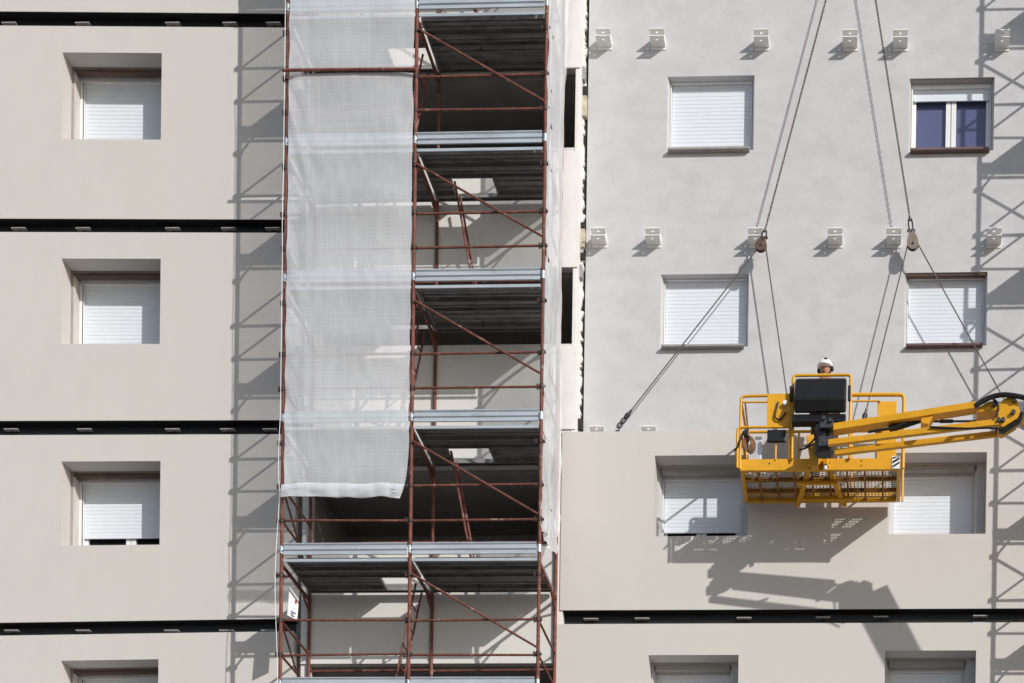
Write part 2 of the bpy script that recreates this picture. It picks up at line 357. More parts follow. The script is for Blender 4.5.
for i, h in enumerate(bare_holes):
    if i == 1: window((h[0] + .035, h[1] - .035, h[2], h[3]), .16, raise_=.80, fw=.02, topbox=.03, sill='red_sill', kind='open', label='window with its shutter mostly raised over two blue panes')
    else: window((h[0] + .035, h[1] - .035, h[2], h[3]), .16, fw=.016, sill='sill' if i != 3 else 'red_sill')
    if i in (1, 3):                               # brown board under one head; at the other, grey stands in for soffit shade
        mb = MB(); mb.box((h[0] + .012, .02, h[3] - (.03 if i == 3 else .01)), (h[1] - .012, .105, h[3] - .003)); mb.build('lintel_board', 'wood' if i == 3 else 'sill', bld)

# --- brackets that carry the panels
def bracket_mesh():
    mb = MB(); w, d, t, s = .105, .225, .012, .10
    for zz, dd in ((0, d), (-s, d)):
        # plate with a round-ish hole near the tip
        xs = [-w, -.018, .018, w]; ys = [-dd, -dd + .05, -dd + .085, -.002]
        for i in range(3):
            for j in range(3):
                if i == 1 and j == 1: continue
                mb.box((xs[i], ys[j], zz - t), (xs[i + 1], ys[j + 1], zz))
    mb.box((-w, -.012, -s - .05), (w, -.001, -t - .001)) ; mb.box((-.006, -d + .11, -s + .001), (.006, -.013, -t - .001))
    mb.box((w - .01, -d + .10, -s + .001), (w - .001, -.013, -t - .001))
    me = bpy.data.meshes.new('bracket'); me.from_pydata([tuple(v) for v in mb.v], [], mb.f); me.materials.append(M['galv_plate']); return me
bme = bracket_mesh()
b0 = bpy.data.objects.new('bracket', bme)
bme2 = bme.copy(); bme2.materials.clear(); bme2.materials.append(M['clip'])
first = True
def put_bracket(u, v, me=bme, Y=-.225):
    q = U(u, v, Y); o = bpy.data.objects.new('bracket', me); C.objects.link(o); o.parent = bld
    o.location = Vector((q.x, 0, q.z)) - bld.location
for u, v in zip((602.5, 656.5, 761, 850, 900.5, 1002.8), (27.8, 27.8, 28.5, 28.8, 29, 29)): put_bracket(u, v)
for u in (597.5, 652, 755, 835, 894, 994.5): put_bracket(u, 227.4)
for u in (596, 648): put_bracket(u, 425.6)
for row, v in (((7.5, 81, 171, 228.5, 272), 21.8), ((17, 81.5, 171, 227, 271), 227.2), ((9.5, 83, 171, 226, 268.5), 428.3), ((10, 81.5, 170, 225, 267), 629.6)):
    for u in row: put_bracket(u + 1, v, bme2)
for u, k in zip((590.7, 642, 744, 823, 881, 980.5), (618, 617.5, 617, 616.5, 616, 615)): put_bracket(u, k, bme2)

# --- facade panels (each one could be lifted away) and the black rails in the gaps
gapsL = [(12.5, 26.7), (219, 232.4), (420.4, 434.6), (620.6, 633.4)]
gapR = (609.3, 623.2)
def zmid(u, v): return U(u, v, YP).z
xpl = U(297, 400, YP).x
def panel(x0, x1, z0, z1, opens, label):
    t = thing('facade_panel', ((x0 + x1) / 2, YP, z0), label, 'facade panel', 'prefabricated beige facade panels')
    mb = slab(MB(), x0, x1, z0, z1, opens, YP, -.17); mb.build('slab', 'panel', t, bevel=.004)
    MB().box((x0 + .01, YP + .008, z0 - .006), (x1 - .01, -.03, z0 - .001)).build('bottom_seal', 'black', t)
    for a, b, c, d in opens:
        mb = MB(); w = .02
        c2 = max(c, z0)
        mb.box((a - w, -.169, c2 - w), (a, -.012, d + w)); mb.box((b, -.169, c2 - w), (b + w, -.012, d + w)); mb.box((a + .0005, -.169, d + .0005), (b - .0005, -.0125, d + w))
        mb.box((a + .0005, -.169, c2 - w), (b - .0005, -.0125, c2 - .0005))
        mb.build('lining', 'panel', t)
    return t
names = ['beige facade panel across the top left corner, only its bottom strip showing',
         'beige facade panel round the uppermost left window',
         'beige facade panel round the second left window from the top',
         'beige facade panel round the left window above a dark strip of glass',
         'beige facade panel in the bottom left corner, below the lowest black gap']
names[3] = 'beige facade panel round the left window whose shutter stops short of the bottom'
edges = [None] + gapsL + [None]
for k in range(5):
    z1 = zmid(150, gapsL[k - 1][1]) if k > 0 else U(150, -180, YP).z
    z0 = zmid(150, gapsL[k][0]) if k < 4 else U(150, 815, YP).z
    panel(XL + .05, xpl, z0, z1, [left_open[k - 1]] if k > 0 else [], names[k])
xpr = U(561, 520, YP).x; xpr2 = U(556, 655, YP).x
zt = U(790, 429.8, YP).z
panel(xpr, XR - .05, zmid(790, gapR[0]), zt, right_open[:2], 'beige facade panel hanging behind the yellow basket, on wire ropes')
panel(xpr2, XR - .05, U(790, 812, YP).z, zmid(790, gapR[1]), right_open[2:], 'beige facade panel below the black gap at the bottom right')
def rail(x0, x1, zc):
    mb = MB(); mb.box((x0, -.155, zc - .40), (x1, -.02, zc + .40))
    mb.build('support_rail', 'black', bld)
for (t, b) in gapsL: rail(XL + .1, xpl - .04, zmid(150, (t + b) / 2))
rail(xpr + .05, XR - .1, zmid(790, (gapR[0] + gapR[1]) / 2))

# ------------------------------------------------------------------ scaffold
PX = [-.57, 1.23, 3.03]; YF, YB = -1.45, -.312
tops = [-140, -3.5, 131.8, 268.8, 409.7, 542.3, 677, 812]
ZTOP = [U(478, v, YF - .04).z for v in tops]
ZTS = U(478, -260, YF).z
def scaffold(dx, dz, bays, label, full=True):
    root = thing('scaffold', (PX[0] + dx, YF, 0), label, 'scaffold', None)
    xs = [x + dx for x in PX[:bays + 1]]
    for i, x in enumerate(xs):
        for y in (YF, YB):
            mb = MB(); mb.tube([(x, y, 0.02), (x, y, ZTS + dz)], .0255, 10)
            pole = mb.build('pole', 'red_steel', root, smooth=True)
            for z in ZTOP:
                z += dz
                for h in (-.42, .33, .80):                 # wedge couplers
                    L = random.uniform(.045, .065); mb = MB()
                    mb.tube([(x - L, y, z + h), (x + L * .7, y, z + h)], .011, 6); mb.cbox((x - L, y, z + h), (.022, .045, .06)); mb.tube([(x, y, z + h - .03), (x, y, z + h + .03)], .036, 8); mb.tube([(x + L * .7, y - .02, z + h), (x + L * .7, y + .02, z + h)], .014, 6)
                    if y == YF and z < ZTS - 1 and z > 7: mb.build('coupler', 'coupler', pole, smooth=True)
                if y == YF: MB().tube([(x, y, z - .125), (x, y, z - .02)], .0285, 10).build('collar', 'galv', pole, smooth=True)
        for z in ZTOP:                                       # transom frame under each deck
            z += dz - .27
            mb = MB(); mb.tube([(x, YF + .02, z), (x, YB - .02, z)], .024, 8); mb.tube([(x, YF + .02, z - .16), (x, YF + .34, z - .01)], .017, 8)
            mb.tube([(x, YB - .02, z - .16), (x, YB - .34, z - .01)], .017, 8)
            mb.build('transom', 'red_steel', root, smooth=True)
        if i in (0, len(xs) - 1):                            # side rails and side brace at the ends
            for z in ZTOP:
                z += dz
                for h in (.33, .80):
                    MB().tube([(x, YF, z + h), (x, YB, z + h)], .017, 8).build('side_rail', 'red_steel', root, smooth=True)
                if i == 0:
                    MB().tube([(x, YF, z + .80), (x, YB, z - .0)], .015, 8).build('side_brace', 'red_steel', root, smooth=True)
    for b in range(bays):
        a, c = xs[b], xs[b + 1]
        for k, z in enumerate(ZTOP):
            z += dz
            for h, y in ((.325, YF), (.80, YF)):
                j = random.uniform(-.012, .012)
                MB().tube([(a, y, z + h + j), (c, y, z + h + random.uniform(-.012, .012))], .0165, 8).build('guardrail', 'red_steel', root, smooth=True)
            j = random.uniform(-.01, .01)
            MB().tube([(a, YB, z + .56 + j), (c, YB, z + .56 - j)], .0165, 8).build('guardrail', 'red_steel', root, smooth=True)
            if b == 1 or bays == 1:
                MB().tube([(a + .03, YF - .035, z - .42), (c - .02, YF - .035, z - 1.43)], .0165, 8).build('diagonal_brace', 'red_steel', root, smooth=True)
            # toe board, two folded ribs
            prof = [(0, 0), (.022, 0), (.022, -.012), (.006, -.03), (.006, -.062), (.024, -.075), (.024, -.09), (.006, -.103), (.006, -.135), (.022, -.15), (.022, -.16), (0, -.16)]
            poly = [(a + .035, YF - .03 - d, z + h) for d, h in prof]
            MB().prism(poly, (c - a - .07, 0, 0)).build('toe_board', 'galv', root)
            # planks
            hatch = (b == 1 and k % 2 == 0) or (b == 0 and k % 2 == 1)
            if bays == 1: hatch = False
            y = YF + .125; zt_ = z - .128
            for w, rear in ((.30, False), (.21, False), (.375, True), (.10, False)):
                spans = [(a + .03, c - .03)]
                if rear and hatch: spans = [(a + .03, a + .32), (a + .93, c - .03)] if b == 1 else [(a + .03, c - .62)]
                for s0, s1 in spans:
                    mb = MB()
                    y1 = y + w - .012; n = 3 if w > .2 else 2; P = []
                    P += [(y + .02, -.052), (y, -.052), (y, 0)]
                    for q in range(1, n):
                        yy = y + (y1 - y) * q / n
                        P += [(yy - .016, 0), (yy - .010, -.022), (yy + .010, -.022), (yy + .016, 0)]
                    P += [(y1, 0), (y1, -.052), (y1 - .02, -.052)]
                    up = [(s0, yy, zt_ + zz) for yy, zz in P]; o2 = [(s1, yy, zt_ + zz) for yy, zz in P]; m_ = len(P)
                    mb.add(up + o2, [(q, q + 1, m_ + q + 1, m_ + q) for q in range(m_ - 1)])
                    up = [(s0, yy, zt_ + zz + .003) for yy, zz in P[2:-2]]; o2 = [(s1, yy, zt_ + zz + .003) for yy, zz in P[2:-2]]; m_ = len(up)
                    mb.add(up + o2, [(q, m_ + q, m_ + q + 1, q + 1) for q in range(m_ - 1)])
                    for s in (s0, s1): mb.box((s - .012, y + .002, zt_ - .05), (s + .012, y1 - .002, zt_ - .012))
                    mb.build('plank', 'deck', root)
                y += w
            # light front edge strip of the first plank
            MB().box((a + .03, YF - .026, z - .245), (c - .03, YF - .012, z - .207)).build('deck_edge', 'galv', root)
            if hatch and bays > 1:
                zb = (ZTOP[k + 1] + dz - .19) if k + 1 < len(ZTOP) else z - 2
                if b == 1: t0, t1 = (a + .38, z - .2), (a + .74, zb)
                else: t0, t1 = (c - .10, z - .25), (c - .46, zb)
                mb = MB()
                for yy in (-.80, -.50): mb.tube([(t0[0], yy, t0[1]), (t1[0], yy, t1[1])], .016, 8)
                for q in range(1, 6):
                    f = q / 6.2; x_ = t0[0] + (t1[0] - t0[0]) * f; z_ = t0[1] + (t1[1] - t0[1]) * f
                    mb.tube([(x_, -.80, z_), (x_, -.50, z_)], .012, 6)
                mb.build('ladder', 'red_steel', root, smooth=True)
    return root
scaf = scaffold(0, 0, 2, 'red steel scaffold with galvanised decks and ladders, standing between the two wings')
SX, SZ = .98, .72                           # sun: shadow shift left and down per metre of depth
dxr = -.10 + U(987.5, 100, 0).x + SX * 1.45 - PX[0]
dzr = .25 + (U(1010, 50.5, 0).z + SZ * 1.45) - (U(270, 125.3, YP).z + SZ * 1.15)
scaffold(dxr, dzr, 1, 'second red scaffold just past the right edge, throwing its shadow on the grey wall')

# ------------------------------------------------------------------ netting
def netting(name, label, fn, nu, nv, thick=True):
    mb = MB(); vs = [fn(i / nu, j / nv) for j in range(nv + 1) for i in range(nu + 1)]
    mb.add(vs, [(j * (nu + 1) + i, j * (nu + 1) + i + 1, (j + 1) * (nu + 1) + i + 1, (j + 1) * (nu + 1) + i) for j in range(nv) for i in range(nu)])
    o = mb.build(name, 'net', None, smooth=True)
    return tag(o, label, 'netting')
from mathutils import noise as mn
znb = U(345, 496, YF - .06).z; zns = U(345, 73.5, YF - .06).z; znt = ZTS - .3
def front(z_top, z_bot, seed, hem):
    def fn(s, t):
        x = PX[0] + .035 + (1.735) * s; z = z_top + (z_bot - z_top) * t
        e = min(s, 1 - s)
        per = .5 + .5 * math.cos((z - ZTOP[2]) / 1.87 * 2 * math.pi * 2)
        y = YF - .062 - .03 * per * min(1, e * 8) + .018 * mn.noise((x * 1.6 + seed, z * 1.0, seed)) + .005 * mn.noise((x * 9, z * 5, seed))
        y += .016 * mn.noise((x * 7 + z * 2.0, z * .5, 9 + seed)) * max(.12, 1.4 - 4.5 * s)
        if s in (0, 1): x += .006 + .006 * math.sin(z * 11 + seed) + (.02 * mn.noise((z * 2.2, seed, 3)) if s == 1 else 0)
        if hem and t > .9:
            q = (t - .9) / .1
            z += -.025 * q * s + .012 * q * mn.noise((x * 3, 2, 5)); y -= .03 * q * q * abs(mn.noise((x * 4, 7, 1))); x -= .10 * q * q * max(0, s - .85) / .15
        if y > YF - .045: y = YF - .045
        return (x, y, z)
    return fn
netting('debris_netting', 'white netting over the left scaffold bay, above the seam rail at the top', front(znt, zns + .035, 1, False), 50, 40)
fl_ = front(zns - .01, znb, 4, True)
ln_ = netting('debris_netting', 'long white netting over the left scaffold bay with a loose lower hem', fl_, 60, 190)
mb = MB(); vs_ = []
for j in range(8):
    for i in range(61):
        q = fl_(i / 60, .970 + .031 * j / 7); wv_ = .02 * mn.noise((q[0] * 5 + j * .35, j * .5, 3))
        vs_.append((q[0] - (.03 if i == 0 else 0), q[1] - .02 - .025 * math.sin(j / 7 * 3.14) + wv_, q[2] - .012 + .02 * mn.noise((q[0] * 3, j * .3, 8))))
mb.add(vs_, [(j * 61 + i, j * 61 + i + 1, j * 61 + i + 62, j * 61 + i + 61) for j in range(7) for i in range(60)]); mb.build('hem', 'net', ln_, smooth=True)
MB().tube([(PX[0] - .03, YF - .125, zns + .012), (PX[1] + .03, YF - .125, zns - .005)], .02, 8).build('guardrail', 'red_steel', scaf, smooth=True)
zsb = U(549, 548, -.9).z
def side(s, t):
    z = znt + (zsb - znt) * t; y = YF - .03 + (1.02 + .10 * (1 - t)) * s
    x = PX[2] + .03 + .045 * s * (1.2 - .7 * t) + .06 * (s > 0) * (mn.noise((s * 4.5, z * .35, 2)) + .5 * mn.noise((s * 9, z * .9, 6))) + .03 * mn.noise((s * 11, z * 2.5, 4))
    if t > .93: x += .03 * mn.noise((s * 12, z * 6, 1)); y -= .25 * (t - .93) / .07 * s
    return (x, y, z)
netting('debris_netting', 'crumpled white netting hanging down the right end of the scaffold', side, 40, 160)
# white rope along the left pole, slack at its lower end
pts = []
for i in range(60):
    z = U(280, -20, YF).z + (U(280, 720, YF).z - U(280, -20, YF).z) * i / 59
    pts.append((PX[0] - .036 - (.045 * max(0, mn.noise((z * .9, 1, 1))) if i < 42 else .02 + .025 * math.sin(z * 2.2)), YF - .02, z))
tag(MB().tube(pts, .0045, 6).build('rope', 'white_sign', None, smooth=True), 'thin white rope hanging slack down the leftmost scaffold pole', 'rope')
# small printed board tied inside the left end of the scaffold
q0 = U(286.5, 589, -1.15); q1 = U(293.5, 614, -.98)
brd = thing('notice_board', (q0.x, -1.1, q1.z), 'small white printed board with a red mark, tied by the left scaffold pole', 'sign')
mb = MB(); d = Vector((.085, .16, 0)); p0 = Vector((q0.x, -1.12, U(288, 616, -1.1).z)); hgt = Vector((.03, 0, .42))
mb.prism([p0, p0 + d, p0 + d + hgt, p0 + hgt], (.008, -.006, 0)); mb.build('board', 'white_sign', brd)
for (a, b, c, e, m_) in ((.62, .80, .50, .62, 'red_ink'), (.3, .8, .16, .20, 'blue_ink'), (.3, .6, .10, .13, 'black_ink'), (.35, .7, .04, .07, 'black_ink')):
    n_ = Vector((.003, -.003, 0)) * 3.2
    MB().prism([p0 + d * a + hgt * c + n_, p0 + d * b + hgt * c + n_, p0 + d * b + hgt * e + n_, p0 + d * a + hgt * e + n_], (.001, -.001, 0)).build('print', m_, brd)

# ------------------------------------------------------------------ lifting gear
YC = -.24
apex = U(857, -118, YC)
def chain_pts(a, b, pitch): 
    n = int((b - a).length / pitch); return [a + (b - a) * (i / n) for i in range(n)], (b - a).normalized()
def chain(a, b, parent, pitch=.042):
    mb = MB(); P, t = chain_pts(a, b, pitch)
    s1 = t.cross(Vector((0, 1, 0))).normalized(); s2 = t.cross(s1)
    for i, p in enumerate(P):
        s = (s1 + s2).normalized() if i % 2 else (s1 - s2).normalized(); L, w = .033, .0125
        ring = [p + t * (L - w) * math.copysign(1, math.cos(a_)) * .62 + (t * math.cos(a_) + s * math.sin(a_)) * w for a_ in [math.pi * 2 * k / 8 + .2 for k in range(8)]]
        mb.tube(ring, .0052, 5, closed=True)
    return mb.build('chain', 'chain', parent, smooth=True)
def shackle(mb, c, w, h, up):
    up = Vector(up).normalized(); s = up.cross(Vector((0, 1, 0))).normalized(); c = Vector(c)
    ring = [c + s * (w * math.sin(a_)) + up * (h * math.cos(a_)) for a_ in [2 * math.pi * k / 14 for k in range(14)]]
    mb.tube(ring, .011, 6, closed=True)
blkL, blkR = U(762.5, 241, YC), U(911.8, 236, YC)
chL = thing('chain_sling', apex, 'left lifting chain running down to the rusty brown pulley block', 'chain')
cl_end = U(765.3, 229, YC); chain(apex, cl_end, chL)
chR = thing('chain_sling', apex, 'right lifting chain running down to the grey pulley block', 'chain')
cr_end = U(909.6, 216, YC); chain(apex, cr_end, chR)
hk = thing('crane_hook', apex, 'crane hook holding both lifting chains above the picture', 'hook')
mb = MB(); shackle(mb, apex + Vector((0, 0, .02)), .06, .09, (0, 0, 1)); mb.build('ring', 'dark_metal', hk, smooth=True)
mb = MB(); mb.tube([apex + Vector((0, 0, .1)), apex + Vector((0, 0, 5))], .02, 8); mb.build('hoist_rope', 'cable', hk, smooth=True)
def block(name_label, u, v, ub, vb, m_, top):
    """teardrop cheek plates with a sheave; (u,v) neck, (ub,vb) centre of the round end"""
    a = U(u, v, YC); b = U(ub, vb, YC); up = (a - b).normalized(); s = up.cross(Vector((0, 1, 0))).normalized()
    t = thing('pulley_block', b, name_label, 'pulley block'); r = .082
    out = [b + s * (r * math.cos(an)) + up * (r * math.sin(an)) for an in [math.pi + math.pi * k / 12 for k in range(13)]]
    L = (a - b).length
    out += [b + s * r * .92 + up * L * .38, b + s * .032 + up * L, b - s * .032 + up * L, b - s * r * .92 + up * L * .38]
    mb = MB()
    for yy in (-.032, .022): mb.prism([p + Vector((0, yy, 0)) for p in out], (0, .01, 0))
    mb.build('cheek_plate', m_, t, bevel=.003)
    mb = MB(); mb.lathe([(.066, -.018), (.05, -.004), (.05, .004), (.066, .018)], b, 'y', 20); mb.build('sheave', 'dark_metal', t, smooth=True)
    mb = MB(); mb.lathe([(.016, -.045), (.016, .045)], b, 'y', 10); mb.lathe([(.011, -.041), (.011, .041)], a - up * .02, 'y', 8); mb.build('axle', 'dark_metal', t, smooth=True)
    mb = MB(); tp = Vector(top); c2 = a + (tp - a) * .42
    shackle(mb, c2, .03, max(.05, (tp - a).length * .48), tp - a)
    mb.cbox(a + up * .012, (.115, .03, .026)); mb.tube([a + (tp - a) * .7, tp], .017, 8)
    mb.build('shackle', 'dark_metal', t, smooth=True); return b, s, r
bL = block('rusty brown pulley block on the left lifting chain', 763.5, 238.5, 761, 246, 'block_rust', cl_end)
bR = block('grey brown pulley block on the right lifting chain', 911.3, 231.5, 913, 244.5, 'block_grey', cr_end)
def cable(label, pts):
    t = thing('wire_rope', pts[0], label, 'wire rope')
    MB().tube(pts, .0095, 6).build('rope', 'cable', t, smooth=True)
    mb = MB(); d = (Vector(pts[-1]) - Vector(pts[0])).normalized(); e = Vector(pts[-1])
    for k in (0, 1, 2): shackle(mb, e - d * (.05 + .085 * k), .028, .048, d)
    mb.tube([e - d * .32, e - d * .19], .018, 8)
    mb.build('end_shackle', 'dark_metal', t, smooth=True); return t
s, r = bL[1], bL[2]
cable('wire rope slanting from the rusty pulley down to the panel top at left', [U(757.5, 249, YC), U(617.5, 428, YC)])
cable('wire rope dropping from the rusty pulley behind the yellow basket', [U(766, 249, YC), U(792, 431, YC)])
cable('wire rope dropping from the grey pulley behind the yellow basket', [U(907.5, 246, YC), U(861, 431, YC)])
cable('wire rope slanting right from the grey pulley down behind the boom end', [U(918, 244, YC), U(1020, 428, YC)])
# lifting lugs on the panel top
for u in (617.5, 792, 861, 1020):
    q = U(u, 430, YC); mb = MB(); mb.box((q.x - .03, YC - .006, zt), (q.x + .03, YC + .006, zt + .05))
    pn = [o for o in C.objects if o.name.startswith('facade_panel') and 'wire ropes' in o.get('label', '')][0]
    mb.build('lifting_lug', 'dark_metal', pn)

# ------------------------------------------------------------------ boom lift with basket
BF, BR = -1.37, -.46                        # front and rear plane of the basket
fl = U(740, 470.5, BF); fr = U(900.5, 469.5, BF); X0, X1 = fl.x, fr.x; Z0 = (fl.z + fr.z) / 2
base = thing('boom_lift', (U(1010, 412, -1.95).x + 6, -8, 0), 'yellow boom lift with a wide work basket raised in front of the grey wall', 'boom lift')
def zf(v, u=820, y=BF): return U(u, v, y).z
def xf(u, v=430, y=BF): return U(u, v, y).x
# floor frame
mb = MB(); mb.box((X0, BF, Z0), (X1, BF + .05, zf(458.5))); mb.build('front_beam', 'yellow', base, bevel=.006)
mb = MB(); mb.box((X0, BF + .052, Z0 + .004), (X0 + .05, BR, zf(460))); mb.box((X1 - .05, BF + .052, Z0 + .004), (X1, BR, zf(460))); mb.box((X0 + .052, BR - .05, Z0), (X1 - .052, BR, zf(460)))
mb.build('floor_frame', 'yellow', base, bevel=.005)
mb = MB()
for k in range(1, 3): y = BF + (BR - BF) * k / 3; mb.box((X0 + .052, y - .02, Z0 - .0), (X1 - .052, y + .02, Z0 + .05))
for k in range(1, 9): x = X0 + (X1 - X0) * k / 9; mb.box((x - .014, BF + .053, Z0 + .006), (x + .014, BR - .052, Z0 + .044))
mb.build('floor_joists', 'shaded_grimy', base)
mb = MB(); n = 44
for k in range(n): x = X0 + .06 + (X1 - X0 - .12) * k / (n - 1); mb.box((x - .0055, BF + .053, Z0 + .053), (x + .0055, BR - .053, Z0 + .061))
for k in range(16): y = BF + .06 + (BR - BF - .12) * k / 15; mb.box((X0 + .054, y - .005, Z0 + .0615), (X1 - .054, y + .005, Z0 + .068))
mb.build('floor_grating', 'grating', base)
# rails
def bend(pts, rad=.07, n=5):
    P = [Vector(p) for p in pts]; out = [P[0]]
    for i in range(1, len(P) - 1):
        a = (P[i - 1] - P[i]).normalized(); b = (P[i + 1] - P[i]).normalized(); r0 = min(rad, (P[i - 1] - P[i]).length * .45, (P[i + 1] - P[i]).length * .45)
        for k in range(n + 1):
            t = k / n; out.append(P[i] + a * r0 * (1 - t) ** 2 + b * r0 * t ** 2)
    return out + [P[-1]]
rr = .019
zt1, zt2, zm = zf(395.5), zf(401.5), zf(427.5)
xa, xb = xf(740.5), xf(903.5)
xh0, xh1 = xf(792.5), xf(850)
def rl(name, pts, r_=rr, m_='yellow', bev=.07): return MB().tube(bend(pts, bev), r_, 10).build(name, m_, base, smooth=True)
rl('guardrail', [(xa, BF, Z0 + .02), (xa, BF, zt1), (xh0, BF, zt1 + .01)])
rl('guardrail', [(xh1, BF, zt1 + .005), (xb, BF, zt1), (xb, BF, Z0 + .01)], .026)
rl('guardrail', [(xa + .02, BF, zt2), (xf(768), BF, zt2)], .012); rl('guardrail', [(xh1, BF, zt2), (xf(880), BF, zt2)], .012)
rl('guardrail', [(xf(738), BF - .02, Z0 + .03), (xf(737.5), BF - .02, zm), (xf(793), BF - .02, zm)], .018)
rl('console_hoop', [(xh0, BF - .03, zf(460)), (xh0, BF - .03, zf(376.5)), (xh1, BF - .03, zf(376.5)), (xh1, BF - .03, zf(460))], .02, bev=.05)
rl('guardrail', [(xf(776), BF, zm), (xf(776), BF, zf(460))], .014); rl('guardrail', [(xf(790), BF, zt1), (xf(790), BF, zf(460))], .02)
rl('guardrail', [(xa, BR, Z0 + .02), (xa, BR, zt1), (xb, BR, zt1), (xb, BR, Z0 + .02)]); rl('guardrail', [(xa, BR, zm), (xb, BR, zm)], .015)
for x in (xa, xb):
    for z in (zt1 - .03, zm): rl('guardrail', [(x, BF, z), (x, BR, z)], .017)
for u in (795, 850): rl('guardrail', [(xf(u), BR, Z0 + .02), (xf(u), BR, zt1)], .017)
# yellow sheet panels, storage tray and aluminium posts
MB().box((xf(767), BF - .022, zf(428)), (xf(790), BF - .006, zf(394))).build('side_plate', 'yellow', base, bevel=.004)
MB().box((xf(877), BF + .022, zf(459)), (xf(896.5), BF + .034, zf(401))).build('side_plate', 'yellow', base, bevel=.004)
MB().box((xf(767.5), BF - .05, zf(443)), (xf(786), BF - .006, zf(431))).build('tray', 'plastic', base, bevel=.01)
mb = MB(); mb.tube(bend([(xf(778), BF - .04, zf(403)), (xf(774.5), BF - .05, zf(419)), (xf(780), BF - .05, zf(422)), (xf(786), BF - .05, zf(414))], .06), .012, 8); mb.build('hose', 'rubber', base, smooth=True)
mb = MB(); mb.lathe([(.03, -.03), (.03, .03)], (xf(785), BF - .05, zf(405)), 'y', 12); mb.build('lamp', 'white_sign', base, smooth=True)
MB().box((xf(754.5), BF + .10, zf(459)), (xf(761), BF + .14, zf(432))).build('post', 'alu', base, bevel=.003)
MB().box((xf(870.5), BF - .10, zf(433)), (xf(886), BF - .03, zf(420))).build('junction_box', 'alu', base, bevel=.006)
MB().box((xf(875), BF + .06, zf(462)), (xf(879), BF + .10, zf(430))).build('post', 'alu', base, bevel=.003)
# console box
y0 = BF - .05
xc0, xc1 = xf(794.5, 400, y0 - .12), xf(846, 400, y0 - .12)
def zc(v, y): return U(820, v, y).z
prof = [(y0 + .05, zc(378, y0 + .05)), (y0 - .06, zc(379.5, y0 - .06)), (y0 - .24, zc(397.5, y0 - .24)), (y0 - .15, zc(413, y0 - .15)), (y0 + .05, zc(413, y0 + .05))]
mb = MB(); mb.prism([(xc0, y, z) for y, z in prof], (xc1 - xc0, 0, 0)); mb.build('console_cover', 'plastic', base, bevel=.025)
prof = [(y0 + .03, zc(415, y0 + .03)), (y0 - .12, zc(414, y0 - .12)), (y0 - .17, zc(421, y0 - .17)), (y0 - .08, zc(427, y0 - .08)), (y0 + .03, zc(427, y0 + .03))]
mb = MB(); mb.prism([(xc0 - .03, y, z) for y, z in prof], (xc1 - xc0 + .03, 0, 0)); mb.build('console_tray', 'plastic', base, bevel=.012)
for u in (791, 849): MB().box((xf(u) - .022, y0 - .04, zf(404)), (xf(u) + .022, y0 + .0, zf(389))).build('console_bracket', 'rubber', base, bevel=.01)
# rope and hose bundle on the left end
mb = MB()
for k in range(5):
    c = Vector((xf(747.5) + .012 * k, BF - .02 + .02 * k, zf(443) + .01 * (k % 2)))
    mb.tube([c + Vector((.055 * math.cos(a_), .01 * math.sin(3 * a_), .10 * math.sin(a_))) for a_ in [2 * math.pi * j / 16 for j in range(16)]], .011, 6, closed=True)
mb.tube([(xf(745), BF - .02, zf(403)), (xf(748), BF, zf(430)), (xf(747), BF, zf(437))], .013, 6)
mb.build('harness_rope', 'sling', base, smooth=True)
mb = MB(); mb.tube(bend([(xf(744), BF - .03, zf(432)), (xf(741), BF - .05, zf(440)), (xf(739), BF - .06, zf(448)), (xf(734.5), BF - .05, zf(452))], .04), .014, 6); mb.cbox((xf(746), BF - .03, zf(434)), (.06, .05, .07)); mb.build('harness_hook', 'rubber', base, smooth=True)
# warning plate: white with black and yellow slanted bars
wx0, wx1, wz0, wz1 = xf(892.5), xf(900.5), zf(469.5), zf(457)
MB().box((wx0, BF - .010, wz0), (wx1, BF - .004, wz1)).build('warning_plate', 'white_sign', base)
mb = MB(); w_ = wx1 - wx0; h_ = wz1 - wz0
for a_, b_ in ((.15, .32), (.48, .68), (.85, 1.0)):
    mb.prism([(wx0 + w_ * .06, BF - .0125, wz0 + h_ * (a_ - .1)), (wx0 + w_ * .94, BF - .0125, wz0 + h_ * min(a_ + .25, .97)), (wx0 + w_ * .94, BF - .0125, wz0 + h_ * min(b_ + .25, .99)), (wx0 + w_ * .06, BF - .0125, wz0 + h_ * (b_ - .1))], (0, .002, 0))
mb.build('warning_stripes', 'black_ink', base)
mb = MB()
for k in range(4): mb.cbox((xf(770 + 20 * k), BF - .002, zf(463)), (.016, .012, .016))
mb.cbox((xf(862), BF - .002, zf(461)), (.014, .012, .014)); mb.cbox((xf(862), BF - .002, zf(466)), (.014, .012, .014)); mb.build('bolts', 'dark_metal', base)
mb = MB(); mb.tube([(xf(826), BF - .04, zf(471)), (xf(826), BF - .04, zf(460))], .026, 12); mb.build('pivot', 'galv_plate', base, smooth=True)
